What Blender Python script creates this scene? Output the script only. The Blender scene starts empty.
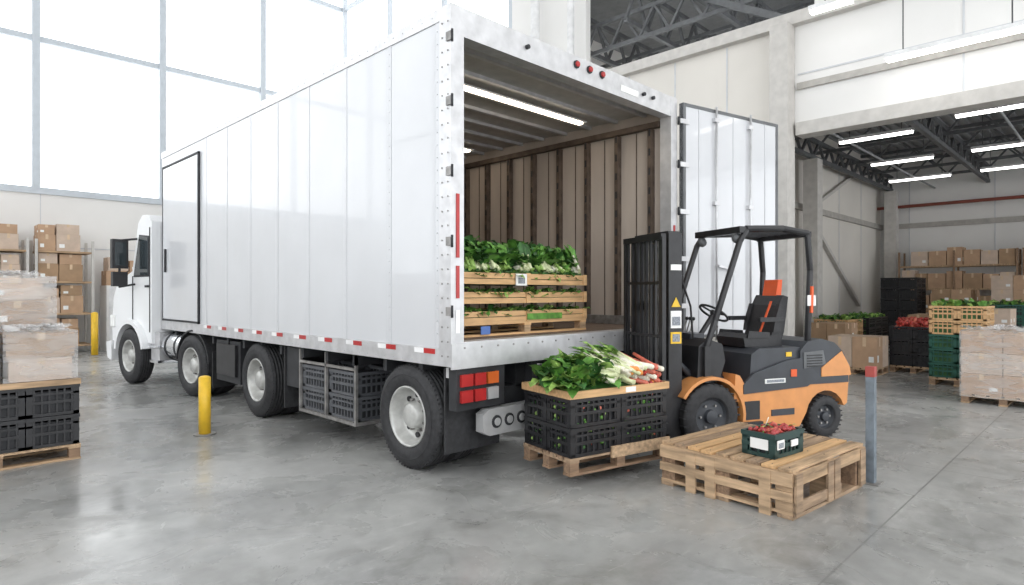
import bpy, math, random
from mathutils import Vector, Matrix, noise
R = random.Random(7)
sc = bpy.context.scene
H = 1.65

# ------------------------------------------------------------------ materials
def mat(name, col, rough=.5, metal=0., var=.12, scale=6., bump=0., bscale=40., emit=None, estr=0., spec=None, stretch=None, coat=0):
    m = bpy.data.materials.new(name); m.use_nodes = True
    nt = m.node_tree; b = nt.nodes['Principled BSDF']
    b.inputs['Roughness'].default_value = rough
    b.inputs['Metallic'].default_value = metal
    if coat: b.inputs['Coat Weight'].default_value = coat
    if spec is not None: b.inputs['Specular IOR Level'].default_value = spec
    tc = nt.nodes.new('ShaderNodeTexCoord')
    vec = tc.outputs['Object']
    if stretch:
        mp = nt.nodes.new('ShaderNodeMapping'); mp.inputs['Scale'].default_value = stretch
        nt.links.new(vec, mp.inputs['Vector']); vec = mp.outputs['Vector']
    n = nt.nodes.new('ShaderNodeTexNoise'); n.inputs['Scale'].default_value = scale; n.inputs['Detail'].default_value = 5
    nt.links.new(vec, n.inputs['Vector'])
    cr = nt.nodes.new('ShaderNodeValToRGB')
    cr.color_ramp.elements[0].position = .3; cr.color_ramp.elements[1].position = .7
    cr.color_ramp.elements[0].color = tuple(max(0, c*(1-var)) for c in col)+(1,)
    cr.color_ramp.elements[1].color = tuple(min(1, c*(1+var)) for c in col)+(1,)
    nt.links.new(n.outputs['Fac'], cr.inputs['Fac']); nt.links.new(cr.outputs['Color'], b.inputs['Base Color'])
    if bump:
        n2 = nt.nodes.new('ShaderNodeTexNoise'); n2.inputs['Scale'].default_value = bscale; n2.inputs['Detail'].default_value = 4
        nt.links.new(vec, n2.inputs['Vector'])
        bp = nt.nodes.new('ShaderNodeBump'); bp.inputs['Strength'].default_value = bump; bp.inputs['Distance'].default_value = .01
        nt.links.new(n2.outputs['Fac'], bp.inputs['Height']); nt.links.new(bp.outputs['Normal'], b.inputs['Normal'])
    if emit:
        b.inputs['Emission Color'].default_value = tuple(emit)+(1,); b.inputs['Emission Strength'].default_value = estr
    return m

M = {}
M['white'] = mat('white_paint', (.80,.81,.82), .30, 0, .02, 1.5, .04, 3, coat=.3)
M['skin'] = mat('trailer_skin', (.60,.61,.63), .22, .0, .03, 1.2, .25, 1.6, coat=.5)
M['panelseam'] = mat('seam_strip', (.55,.56,.58), .35, .1, .05)
M['alu'] = mat('aluminium', (.60,.60,.61), .42, .55, .12, 8, .05)
M['chrome'] = mat('chrome', (.75,.76,.78), .15, 1, .05)
M['bumper'] = mat('satin_steel', (.62,.62,.62), .38, .5, .1)
M['steel'] = mat('worn_steel', (.30,.29,.28), .5, .6, .3, 12, .1)
M['red'] = mat('red_reflector', (.42,.025,.025), .3, 0, .15)
M['reflwhite'] = mat('white_reflector', (.85,.85,.85), .3)
M['amber'] = mat('amber_lens', (.60,.13,.03), .2)
M['black'] = mat('black_plastic', (.018,.018,.02), .42, 0, .3, 8, .05)
M['rubber'] = mat('rubber', (.026,.026,.028), .7, 0, .35, 20, .3, 60)
M['frame'] = mat('dark_frame', (.030,.031,.034), .6, .2, .3)
M['rim'] = mat('rim_paint', (.50,.50,.48), .38, .3, .22, 10)
M['grey'] = mat('grey_plastic', (.12,.125,.13), .5, 0, .2)
M['greyL'] = mat('tool_box_grey', (.10,.105,.115), .5, .1, .15)
M['glass'] = mat('dark_glass', (.03,.04,.045), .05, 0, .1)
M['orange'] = mat('orange_paint', (.66,.28,.09), .38, 0, .10, 6, .04, coat=.2)
M['charcoal'] = mat('charcoal_paint', (.040,.044,.052), .4, 0, .15)
M['redorange'] = mat('signal_orange', (.80,.12,.03), .5, 0, .1)
M['yellow'] = mat('yellow_paint', (.80,.50,.03), .45, 0, .12, 10)
M['seat'] = mat('seat_vinyl', (.02,.02,.022), .45, 0, .2, 20, .15)
M['wood'] = mat('pallet_wood', (.40,.27,.16), .75, 0, .45, 3, .3, 30, stretch=(1,8,8))
M['wood2'] = mat('pallet_wood_b', (.45,.31,.19), .75, 0, .4, 3, .3, 30, stretch=(8,1,8))
M['wood3'] = mat('pallet_wood_c', (.32,.22,.14), .75, 0, .45, 3, .3, 30, stretch=(1,8,8))
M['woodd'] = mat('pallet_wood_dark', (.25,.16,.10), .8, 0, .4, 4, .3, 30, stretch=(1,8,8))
M['cratewood'] = mat('crate_wood', (.60,.37,.18), .7, 0, .2, 4, .2, 30, stretch=(1,8,8))
M['nail'] = mat('nail', (.08,.06,.05), .6)
M['card'] = mat('cardboard', (.46,.30,.19), .8, 0, .1, 5, .05)
M['card2'] = mat('cardboard_b', (.36,.235,.14), .8, 0, .12, 5, .05)
M['cardL'] = mat('cardboard_pale', (.55,.43,.34), .8, 0, .1, 5, .05)
M['tape'] = mat('tape', (.62,.46,.30), .35)
M['label'] = mat('label_paper', (.82,.82,.80), .6, 0, .05)
M['print'] = mat('label_print', (.25,.27,.30), .6, 0, .6, 120)
M['blue'] = mat('blue_label', (.08,.16,.42), .5)
M['teal'] = mat('teal_bins', (.06,.22,.25), .5)
M['green'] = mat('green_plastic', (.02,.10,.07), .45, 0, .2)
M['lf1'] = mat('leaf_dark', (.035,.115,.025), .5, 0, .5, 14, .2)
M['lf2'] = mat('leaf_mid', (.10,.25,.04), .5, 0, .45, 14, .2)
M['lf3'] = mat('leaf_bright', (.27,.43,.10), .5, 0, .4, 14, .2)
M['stalk'] = mat('pale_stalk', (.66,.70,.42), .45, 0, .15, 14)
M['stalkw'] = mat('white_stalk', (.80,.77,.64), .45, 0, .1, 14)
M['carrot'] = mat('root_red', (.58,.14,.09), .45, 0, .35, 14)
M['carroto'] = mat('carrot_orange', (.72,.27,.06), .45, 0, .2, 14)
M['tomato'] = mat('tomato', (.42,.04,.03), .35, 0, .5, 12)
M['radish'] = mat('radish', (.36,.05,.05), .4, 0, .5, 30)
M['inpanel'] = mat('liner_panel', (.50,.43,.37), .6, 0, .18, 2, .1, stretch=(1,1,.3))
M['batten'] = mat('steel_batten', (.12,.09,.07), .55, .4, .35, 8)
M['inceil'] = mat('liner_ceiling', (.50,.48,.45), .5, .1, .12)
M['bedwood'] = mat('bed_boards', (.16,.11,.08), .7, 0, .4, 4, .2, stretch=(8,1,1))
M['wall'] = mat('wall_panel', (.74,.73,.71), .7, 0, .04, .6)
M['wallw'] = mat('wall_panel_warm', (.68,.65,.60), .7, 0, .05, .6)
M['column'] = mat('column_paint', (.52,.50,.47), .6, 0, .1)
M['beam'] = mat('beam_paint', (.42,.40,.37), .6, .1, .15)
M['truss'] = mat('truss_steel', (.13,.135,.14), .6, .3, .2)
M['deck'] = mat('roof_deck', (.33,.34,.35), .7, .1, .1)
M['deckD'] = mat('roof_deck_dark', (.22,.225,.23), .7, .1, .1)
M['mull'] = mat('mullion_paint', (.50,.54,.58), .5, .1, .05)
M['pipe'] = mat('sprinkler_pipe', (.35,.10,.07), .5, .1, .1)
M['lamp'] = mat('lamp_tube', (1,1,1), .5, emit=(1,.98,.94), estr=7)
M['lampw'] = mat('trailer_lamp', (1,1,1), .5, emit=(1,.86,.68), estr=9)
M['lamph'] = mat('lamp_housing', (.7,.7,.7), .5)
M['crateDG'] = mat('dark_green_plastic',(.015,.045,.04),.45)
M['postg']=mat('post_paint',(.16,.19,.22),.5,0,.3,12); M['postr']=mat('post_red',(.35,.06,.05),.5,0,.2)

def wrapmat():
    m = bpy.data.materials.new('stretch_wrap'); m.use_nodes = True; nt = m.node_tree
    b = nt.nodes['Principled BSDF']; b.inputs['Base Color'].default_value = (.80,.80,.80,1); b.inputs['Roughness'].default_value = .38
    n = nt.nodes.new('ShaderNodeTexNoise'); n.inputs['Scale'].default_value = 3.5; n.inputs['Detail'].default_value = 3; n.inputs['Distortion'].default_value = .6
    tc = nt.nodes.new('ShaderNodeTexCoord')
    mp = nt.nodes.new('ShaderNodeMapping'); mp.inputs['Scale'].default_value=(1,1,4); mp.inputs['Rotation'].default_value=(.15,.1,0)
    nt.links.new(tc.outputs['Object'], mp.inputs['Vector']); nt.links.new(mp.outputs['Vector'], n.inputs['Vector'])
    cr = nt.nodes.new('ShaderNodeValToRGB'); cr.color_ramp.elements[0].position=.35; cr.color_ramp.elements[1].position=.75
    cr.color_ramp.elements[0].color=(.20,.20,.20,1); cr.color_ramp.elements[1].color=(.42,.42,.42,1)
    nt.links.new(n.outputs['Fac'], cr.inputs['Fac']); nt.links.new(cr.outputs['Color'], b.inputs['Alpha'])
    bp = nt.nodes.new('ShaderNodeBump'); bp.inputs['Strength'].default_value = .6; bp.inputs['Distance'].default_value = .03
    nt.links.new(n.outputs['Fac'], bp.inputs['Height']); nt.links.new(bp.outputs['Normal'], b.inputs['Normal'])
    return m
M['wrap'] = wrapmat()

def floormat():
    m = bpy.data.materials.new('polished_concrete'); m.use_nodes = True; nt = m.node_tree; L = nt.links.new
    b = nt.nodes['Principled BSDF']
    tc = nt.nodes.new('ShaderNodeTexCoord')
    def nz(s, d=6, dist=0, rg=.5):
        n = nt.nodes.new('ShaderNodeTexNoise'); n.inputs['Scale'].default_value = s; n.inputs['Detail'].default_value = d
        n.inputs['Roughness'].default_value = rg
        n.inputs['Distortion'].default_value = dist; L(tc.outputs['Object'], n.inputs['Vector']); return n
    def ramp(src, p0, c0, p1, c1):
        r = nt.nodes.new('ShaderNodeValToRGB'); r.color_ramp.elements[0].position = p0; r.color_ramp.elements[1].position = p1
        r.color_ramp.elements[0].color = (*c0,1); r.color_ramp.elements[1].color = (*c1,1); L(src, r.inputs['Fac']); return r
    base = ramp(nz(.55, 10, .8, .6).outputs['Fac'], .35, (.25,.25,.243), .65, (.45,.45,.435))
    fine = ramp(nz(7, 10, 0, .65).outputs['Fac'], .3, (.78,.78,.78), .7, (1,1,1))
    def mul(a, c, f=1):
        mx = nt.nodes.new('ShaderNodeMixRGB'); mx.blend_type = 'MULTIPLY'; mx.inputs[0].default_value = f
        L(a, mx.inputs[1]); L(c, mx.inputs[2]); return mx.outputs[0]
    c = mul(base.outputs[0], fine.outputs[0])
    c = mul(c, ramp(nz(1.7, 12, 1.2, .65).outputs['Fac'], .52, (1,1,1), .68, (.70,.70,.685)).outputs[0], .9)
    def scuff(rot, lo, amt, col, c, s=1.5):
        sc1 = nt.nodes.new('ShaderNodeMapping'); sc1.inputs['Scale'].default_value = (1,6,1); sc1.inputs['Rotation'].default_value=(0,0,rot); L(tc.outputs['Object'], sc1.inputs['Vector'])
        n5 = nt.nodes.new('ShaderNodeTexNoise'); n5.inputs['Scale'].default_value=s; n5.inputs['Detail'].default_value=12; n5.inputs['Roughness'].default_value=.75; L(sc1.outputs['Vector'], n5.inputs['Vector'])
        scf = ramp(n5.outputs['Fac'], lo, (0,0,0), lo+.12, (amt,amt,amt))
        ad = nt.nodes.new('ShaderNodeMixRGB'); L(scf.outputs[0], ad.inputs[0]); L(c, ad.inputs[1]); ad.inputs[2].default_value=col; return ad.outputs[0]
    c = scuff(.9, .58, .45, (.62,.62,.60,1), c)
    c = scuff(-.2, .60, .40, (.17,.17,.165,1), c, 1.1)
    c = scuff(1.6, .60, .35, (.60,.60,.58,1), c, 2.2)
    sp = nt.nodes.new('ShaderNodeSeparateXYZ'); L(tc.outputs['Object'], sp.inputs[0])
    def line(sock, off, period):
        a = nt.nodes.new('ShaderNodeMath'); a.operation = 'SUBTRACT'; L(sock, a.inputs[0]); a.inputs[1].default_value = off
        p = nt.nodes.new('ShaderNodeMath'); p.operation = 'PINGPONG'; L(a.outputs[0], p.inputs[0]); p.inputs[1].default_value = period/2
        g = nt.nodes.new('ShaderNodeMath'); g.operation = 'LESS_THAN'; L(p.outputs[0], g.inputs[0]); g.inputs[1].default_value = .006
        return g
    gx = line(sp.outputs['X'], 6.9, 7.5); gy = line(sp.outputs['Y'], 1.25, 7.5)
    mm = nt.nodes.new('ShaderNodeMath'); mm.operation = 'MAXIMUM'; L(gx.outputs[0], mm.inputs[0]); L(gy.outputs[0], mm.inputs[1])
    mx3 = nt.nodes.new('ShaderNodeMixRGB'); L(mm.outputs[0], mx3.inputs[0]); L(c, mx3.inputs[1]); mx3.inputs[2].default_value = (.17,.17,.165,1)
    L(mx3.outputs[0], b.inputs['Base Color'])
    rr = ramp(nz(1.3, 10, .8, .65).outputs['Fac'], .35, (.14,.14,.14), .65, (.42,.42,.42))
    L(rr.outputs[0], b.inputs['Roughness'])
    b.inputs['Specular IOR Level'].default_value = .5
    bp = nt.nodes.new('ShaderNodeBump'); bp.inputs['Strength'].default_value = .08; bp.inputs['Distance'].default_value = .01
    L(nz(9, 6).outputs['Fac'], bp.inputs['Height']); L(bp.outputs['Normal'], b.inputs['Normal'])
    return m
M['floor'] = floormat()

# ------------------------------------------------------------------ mesh builder
class MB:
    def __init__(s):
        s.v=[]; s.f=[]; s.mi=[]; s.sm=[]; s.mats=[]; s.M=Matrix()
    def mid(s,m):
        if m not in s.mats: s.mats.append(m)
        return s.mats.index(m)
    def add(s, vs, fs, m, smooth=False):
        o=len(s.v)
        for p in vs: s.v.append(s.M @ Vector(p))
        k=s.mid(m)
        for i,f in enumerate(fs):
            s.f.append([a+o for a in f]); s.mi.append(k); s.sm.append(smooth if isinstance(smooth,bool) else smooth[i])
    def box(s,x0,x1,y0,y1,z0,z1,m):
        s.add([(x0,y0,z0),(x1,y0,z0),(x1,y1,z0),(x0,y1,z0),(x0,y0,z1),(x1,y0,z1),(x1,y1,z1),(x0,y1,z1)],
              [(0,3,2,1),(4,5,6,7),(0,1,5,4),(1,2,6,5),(2,3,7,6),(3,0,4,7)],m)
    def cyl(s,p0,p1,r0,m,r1=None,seg=14,caps=True):
        r1=r0 if r1 is None else r1
        p0=Vector(p0);p1=Vector(p1);d=(p1-p0).normalized()
        a=d.orthogonal().normalized(); b=d.cross(a)
        vs=[]
        for p,r in((p0,r0),(p1,r1)):
            for i in range(seg):
                t=2*math.pi*i/seg; vs.append(p+a*r*math.cos(t)+b*r*math.sin(t))
        fs=[(i,(i+1)%seg,seg+(i+1)%seg,seg+i) for i in range(seg)]; sm=[True]*seg
        if caps: fs+= [tuple(range(seg))[::-1],tuple(range(seg,2*seg))]; sm+=[False,False]
        s.add(vs,fs,m,sm)
    def tube(s,pts,r,m,seg=8):
        for a,b in zip(pts[:-1],pts[1:]): s.cyl(a,b,r,m,seg=seg)
        for p in pts[1:-1]: s.sph(p,r*1.0,m,seg,5)
    def bar(s,p0,p1,w,m,h=None):
        p0=Vector(p0);p1=Vector(p1);h=h or w; d=(p1-p0); L=d.length; d.normalize()
        up=Vector((0,0,1)) if abs(d.z)<.95 else Vector((0,1,0))
        a=d.cross(up).normalized(); b=a.cross(d)
        vs=[]
        for p in(p0,p1):
            for i,j in((-1,-1),(1,-1),(1,1),(-1,1)): vs.append(p+a*i*w/2+b*j*h/2)
        s.add(vs,[(0,1,2,3),(7,6,5,4),(0,4,5,1),(1,5,6,2),(2,6,7,3),(3,7,4,0)],m)
    def sph(s,c,r,m,seg=10,rings=6,sz=1):
        c=Vector(c); vs=[c+Vector((0,0,r*sz))]
        for j in range(1,rings):
            ph=math.pi*j/rings
            for i in range(seg):
                t=2*math.pi*i/seg; vs.append(c+Vector((r*math.sin(ph)*math.cos(t),r*math.sin(ph)*math.sin(t),r*sz*math.cos(ph))))
        vs.append(c-Vector((0,0,r*sz))); fs=[]
        for i in range(seg): fs.append((0,1+i,1+(i+1)%seg))
        for j in range(rings-2):
            for i in range(seg):
                a=1+j*seg+i;b=1+j*seg+(i+1)%seg; fs.append((a,a+seg,b+seg,b))
        o=1+(rings-2)*seg
        for i in range(seg): fs.append((o+i,len(vs)-1,o+(i+1)%seg))
        s.add(vs,fs,m,True)
    def prism(s,poly,axis,a0,a1,m,smooth=False):
        def mk(p,q,a):
            return {'x':(a,p,q),'y':(p,a,q),'z':(p,q,a)}[axis]
        n=len(poly)
        vs=[mk(p,q,a0) for p,q in poly]+[mk(p,q,a1) for p,q in poly]
        fs=[(i,(i+1)%n,n+(i+1)%n,n+i) for i in range(n)]+[tuple(range(n))[::-1],tuple(range(n,2*n))]
        s.add(vs,fs,m,[smooth]*n+[False,False])
    def lathe(s,prof,c,m,axis='x',seg=36,sgn=1,smooth=True):
        c=Vector(c); vs=[]
        for a,r in prof:
            for i in range(seg):
                t=2*math.pi*i/seg; q=(r*math.cos(t),r*math.sin(t))
                vs.append(c+(Vector((a*sgn,q[0],q[1])) if axis=='x' else Vector((q[0],a*sgn,q[1]))))
        fs=[]
        for j in range(len(prof)-1):
            for i in range(seg):
                fs.append((j*seg+i,j*seg+(i+1)%seg,(j+1)*seg+(i+1)%seg,(j+1)*seg+i))
        s.add(vs,fs,m,smooth)
    def build(s,name,loc=(0,0,0),rz=0,parent=None,bevel=0,recalc=True,bseg=2):
        me=bpy.data.meshes.new(name); me.from_pydata([tuple(p) for p in s.v],[],s.f)
        for m in s.mats: me.materials.append(M[m])
        me.polygons.foreach_set('material_index',s.mi); me.polygons.foreach_set('use_smooth',s.sm)
        if recalc:
            import bmesh
            bm=bmesh.new(); bm.from_mesh(me); bmesh.ops.recalc_face_normals(bm,faces=bm.faces[:]); bm.to_mesh(me); bm.free()
        me.update()
        o=bpy.data.objects.new(name,me); sc.collection.objects.link(o); o.location=loc; o.rotation_euler=(0,0,rz)
        if parent: o.parent=parent
        if bevel:
            b=o.modifiers.new('bevel','BEVEL'); b.width=bevel; b.segments=bseg; b.limit_method='ANGLE'; b.angle_limit=.7
        return o
def empty(name,loc=(0,0,0),rz=0):
    e=bpy.data.objects.new(name,None); sc.collection.objects.link(e); e.location=loc; e.rotation_euler=(0,0,rz); e.empty_display_size=.2; return e

def pcrate(mb,x,y,z,lx,ly,h,m='black',fill='lf1',ribs=True):
    t=.018
    def fr(z0,z1,o=0):
        mb.box(x-o,x+lx+o,y-o,y+t,z0,z1,m); mb.box(x-o,x+lx+o,y+ly-t,y+ly+o,z0,z1,m)
        mb.box(x-o,x+t,y+t,y+ly-t,z0,z1,m); mb.box(x+lx-t,x+lx+o,y+t,y+ly-t,z0,z1,m)
    fr(z+h-.035,z+h,.006); fr(z,z+.03,.0); fr(z+h*.40,z+h*.40+.03,.002); fr(z+h*.68,z+h*.68+.022)
    mb.box(x+.02,x+lx-.02,y+.02,y+ly-.02,z+.001,z+.012,m)
    for cx in (x,x+lx-.05):
        for cy in (y,y+ly-.05): mb.box(cx,cx+.05,cy,cy+.05,z,z+h-.02,m)
    if ribs:
        nx=max(3,int(lx/.06))
        for i in range(1,nx):
            for yy in (y+.002,y+ly-.014): mb.box(x+lx*i/nx-.008,x+lx*i/nx+.008,yy,yy+.012,z,z+h-.02,m)
        ny=max(3,int(ly/.06))
        for i in range(1,ny):
            for xx in (x+.002,x+lx-.014): mb.box(xx,xx+.012,y+ly*i/ny-.008,y+ly*i/ny+.008,z,z+h-.02,m)
    mb.box(x+.03,x+lx-.03,y+.03,y+ly-.03,z+.012,z+h*.8,fill)

# ------------------------------------------------------------------ room
XL,XP,XB=-7.5,12.2,27.5; YB,YW,YS=-9,21.4,7.0; ZC=15; ZW=14.6
mb=MB(); mb.box(XL,XB+.3,YB,YW+.3,-.1,0,'floor'); mb.build('floor')
mb=MB(); mb.box(XL,XP+.2,YB,YW+.3,ZC,ZC+.2,'wall')
for y in range(-6,22,4): mb.box(XL,XP,y,y+.2,ZC-.5,ZC,'beam')
mb.build('ceiling')
mb=MB(); mb.box(XL,XP,YW,YW+.25,0,4.45,'wall'); mb.box(XL,XP,YW,YW+.25,ZW,ZC,'wall')
for i in range(7):
    x=-6.4+3.1*i
    mb.box(x,x+.02,YW-.01,YW,0,4.4,'panelseam')
mb.box(XL,XP,YW-.012,YW,2.9,2.93,'panelseam')
mb.build('wall_north')
mb=MB()
mb.box(XL,XP,YW-.05,YW+.2,4.38,4.56,'mull')
for z in (8.60,12.4): mb.box(XL,XP,YW-.02,YW+.12,z,z+.15,'mull')
x=2.81-3.16*3
while x<XP:
    mb.box(x-.09,x+.09,YW-.06,YW+.14,4.5,ZW,'mull'); x+=3.16
mb.build('window_1')
mb=MB(); mb.box(XL-.2,XL,YB,YW+.25,0,2.4,'wall'); mb.box(XL-.2,XL,YB,YW+.25,13,ZC,'wall'); mb.build('wall_west')
mb=MB()
for i in range(11): mb.box(XL-.15,XL,-8.6+i*3,-8.5+i*3,2.4,13,'mull')
mb.box(XL-.15,XL,YB,YW,7.6,7.72,'mull'); mb.build('window_2')

mb=MB()
mb.box(XP,XP+.18,YB,4.7,4.85,6.75,'wall')
mb.box(XP,XP+.18,4.7,9.6,0,6.75,'wallw')
mb.box(XP,XP+.18,9.6,12.2,0,ZC,'wall')
mb.box(XP,XP+.18,12.2,YW,0,6.9,'wall'); mb.box(XP,XP+.18,12.2,YW,ZW,ZC,'wall')
mb.box(XP,XP+.18,YB,4.2,6.95,ZC,'wall')
for y in (-6,-3.4,-.8,1.9,): mb.box(XP-.012,XP,y,y+.03,4.86,6.7,'panelseam')
for y in (-6,-3.4,-.8,1.9,): mb.box(XP-.012,XP,y,y+.03,6.96,13,'panelseam')
for y in (5.9,7.1,8.3): mb.box(XP-.012,XP,y,y+.03,0,6.7,'panelseam')
mb.box(XP-.014,XP-.001,YB,4.5,5.78,5.81,'panelseam')
mb.build('wall_east')
mb=MB()
for y in (12.2,15.2,18.2,21.25): mb.box(XP,XP+.14,y,y+.15,6.9,ZW,'mull')
for z in (8.6,12.4): mb.box(XP+.02,XP+.12,12.2,YW,z,z+.15,'mull')
mb.build('window_3')
mb=MB()
mb.box(XP-.18,XP+.1,YB,YW,6.72,6.95,'column')
mb.box(XP-.12,XP+.25,YB,4.5,4.62,4.86,'column')
mb.box(XP-.06,XP-.02,YB,4.5,5.50,5.62,'beam')
mb.build('trim_1')
def column(name,x,y,z1,w=.34,m='column'):
    c=MB(); c.box(-w/2,w/2,-w/2,-w/2+.03,0,z1,m); c.box(-w/2,w/2,w/2-.03,w/2,0,z1,m); c.box(-.02,.02,-w/2+.03,w/2-.03,0,z1,m)
    c.box(-w/2-.012,-w/2,-w/2,w/2,0,z1,m)
    c.box(-w/2-.08,w/2+.08,-w/2-.08,w/2+.08,0,.03,'steel'); c.build(name,(x,y,0))
column('steel_column',XP-.19,4.72,6.72)
column('steel_column',18.9,6.55,5.5,.4)
column('steel_column',XB-.5,6.5,5.5,.4)
mb=MB(); mb.box(XB,XB+.2,YB,YS+.2,0,7,'wall')
for i in range(6): mb.box(XB-.012,XB,-7+i*2.6,-6.97+i*2.6,0,6.3,'panelseam')
mb.box(XB-.1,XB,YB,YS,4.1,4.28,'beam'); mb.box(XB-.1,XB,YB,YS,1.2,1.24,'beam')
mb.build('wall_storage_east')
mb=MB(); mb.box(XP+.2,XB,YS,YS+.2,0,7,'wallw')
mb.box(XP+.2,XB,YS-.1,YS,4.1,4.28,'beam')
mb.bar((19.4,YS-.08,4.1),(24.5,YS-.08,1.2),.12,'column'); mb.bar((24.5,YS-.08,6),(20,YS-.08,4.3),.1,'column')
for i in range(6): mb.box(13+i*2.4,13.03+i*2.4,YS-.012,YS,0,6.3,'panelseam')
mb.build('wall_storage_north')
mb=MB(); mb.box(XP+.2,XB+.2,YB,YS+.2,6.75,6.9,'deck')
for i in range(60): mb.box(XP+.2,XB,YB+i*.27,YB+i*.27+.1,6.68,6.75,'deck')
mb.build('ceiling_storage')
def truss(mb,p0,p1,h,n,w=.09,m='truss'):
    p0=Vector(p0);p1=Vector(p1);u=Vector((0,0,h))
    mb.bar(p0,p1,w,m); mb.bar(p0+u,p1+u,w,m)
    for i in range(n):
        a=p0.lerp(p1,i/n);b=p0.lerp(p1,(i+1)/n);c=p0.lerp(p1,(i+.5)/n)
        mb.bar(a,c+u,w*.6,m); mb.bar(c+u,b,w*.6,m)
mb=MB()
for x in (13.4,15.6,17.8,20.2,22.6,25.0,27.0): truss(mb,(x,YB,5.95),(x,YS,5.95),.65,14)
for y in (6.6,3.6,.6,-2.4): truss(mb,(XP+.3,y,5.6),(XB,y,5.6),.5,16,.11)
for y in (5.2,2.0): mb.cyl((XP+.3,y,5.55),(XB,y,5.55),.03,'deck',seg=8)
mb.cyl((XB-.4,YB,4.9),(XB-.4,YS,4.9),.06,'pipe',seg=8)
mb.build('roof_truss')
mb=MB(); mb.box(XP+.2,20,4.2,12.2,9.6,9.8,'deckD'); mb.box(20,20.2,4.2,12.2,6.95,9.8,'wall'); mb.box(XP+.2,20,12.0,12.2,6.95,9.8,'wall')
for y in (5,6.8,8.6,10.5): truss(mb,(XP+.25,y,8.2),(20,y,8.2),.9,8,.11)
for x in (13,15.5): truss(mb,(x,4.3,7.9),(x,12,7.9),.7,9,.09)
mb.bar((12.9,4.6,7.0),(12.9,7.4,8.6),.14,'truss')
mb.build('roof_truss')
mb=MB(); mb.cyl((XP-.35,9.8,0),(XP-.35,9.8,ZC-.55),.09,'lamph'); mb.cyl((XP-.35,11.0,0),(XP-.35,11.0,ZC-.55),.12,'lamph')
mb.build('downpipe')

def tube_lamp(x,y0,y1,z,zc,name='ceiling_lamp'):
    c=MB(); L=y1-y0
    c.box(-.09,.09,0,L,.03,.10,'lamph'); c.box(-.06,.06,.02,L-.02,-.02,.03,'lamp')
    c.cyl((0,.25,.1),(0,.25,zc-z),.01,'truss',seg=6); c.cyl((0,L-.25,.1),(0,L-.25,zc-z),.01,'truss',seg=6)
    c.build(name,(x,y0,z))
for a in ((17.3,3.7,5.35,5.5),(21,4.0,5.6,5.5),(24.6,4.2,6.0,5.5),(16.5,1.55,2.75,5.5),(20.8,1.6,3.1,5.5),(24.4,1.9,3.4,5.5),(16.5,-2,-.4,5.5),(21,-2,-.4,5.5)):
    tube_lamp(a[0],a[1],a[2],a[3],6.68)
tube_lamp(11.7,1.0,2.9,5.5,ZC); tube_lamp(11.4,3.3,4.0,6.55,ZC); tube_lamp(11.7,-2.0,-.1,5.5,ZC)

# ------------------------------------------------------------------ truck
truck=empty('semi_trailer_truck',(5.2,8,0))
def tb(m,name,**k):
    o=m.build(name,**k); o.parent=truck; o.matrix_parent_inverse=Matrix.Translation((-5.2,-8,0)); return o
x0,x1,y0,y1,zt,zb,zf=3.38,7.06,4.10,12.14,4.12,1.01,1.22
mb=MB()
mb.box(x0,x0+.03,y0+.16,y1,zb+.15,zt-.1,'skin')
mb.box(x1-.03,x1,y0+.16,y1,zb+.15,zt-.1,'skin')
mb.box(x0+.03,x1-.03,y1-.04,y1-.001,zb+.1,zt-.1,'skin')
mb.box(x0+.05,x1-.05,y0+.14,y1,zt-.05,zt-.02,'white')
mb.box(x0-.012,x0+.05,y0+.16,y1+.01,zt-.11,zt,'alu'); mb.box(x1-.05,x1+.012,y0+.16,y1+.01,zt-.11,zt,'alu')
mb.box(x0-.014,x0+.05,y0+.16,y1+.01,zb,zb+.155,'alu'); mb.box(x1-.05,x1+.014,y0+.16,y1+.01,zb,zb+.155,'alu')
mb.box(x0+.05,x1-.05,y0+.15,y1,zb+.03,zf-.02,'steel')
mb.box(x0+.06,x1-.06,y0+.15,y1-.04,zf-.02,zf,'bedwood')
ys=[y0+.20]; y=5.04
while y<10.1: ys.append(y); y+=.82
for y in ys:
    mb.box(x0-.004,x0,y-.025,y+.025,zb+.155,zt-.11,'skin'); mb.box(x0-.0045,x0,y+.025,y+.031,zb+.155,zt-.11,'panelseam'); mb.box(x0-.0045,x0,y-.029,y-.025,zb+.155,zt-.11,'panelseam')
    z=zb+.28
    while z<zt-.13:
        mb.cyl((x0-.004,y,z),(x0-.009,y,z),.006,'skin',r1=.003,seg=5)
        z+=.11
y=4.36
while y<y1-.05:
    for z in (zt-.055,zb+.03,zb+.13): mb.cyl((x0-.013,y,z),(x0-.018,y,z),.007,'panelseam',r1=.003,seg=5)
    y+=.15
y=4.32
while y<10.0:
    mb.box(x0-.018,x0-.013,y,y+.16,zb+.10,zb+.145,'red' ); mb.box(x0-.018,x0-.013,y+.16,y+.30,zb+.10,zb+.145,'reflwhite'); y+=.60
mb.box(x0-.025,x0-.003,10.27,12.0,1.20,3.80,'skin')
for a in ((10.22,10.26,1.16,3.84),(12.0,12.03,1.16,3.84)): mb.box(x0-.030,x0-.002,a[0],a[1],a[2],a[3],'frame')
mb.box(x0-.030,x0-.002,10.22,12.03,3.81,3.84,'frame'); mb.box(x0-.030,x0-.002,10.22,12.03,1.165,1.19,'frame')
mb.box(x0-.05,x0-.02,11.8,11.86,2.0,2.4,'frame')
for xa,xb in ((x0-.015,x0+.13),(x1-.13,x1+.015)): mb.box(xa,xb,y0,y0+.158,zb+.001,zt+.002,'alu')
mb.box(x0+.13,x1-.13,y0+.004,y0+.15,3.87,zt,'alu')
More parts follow.
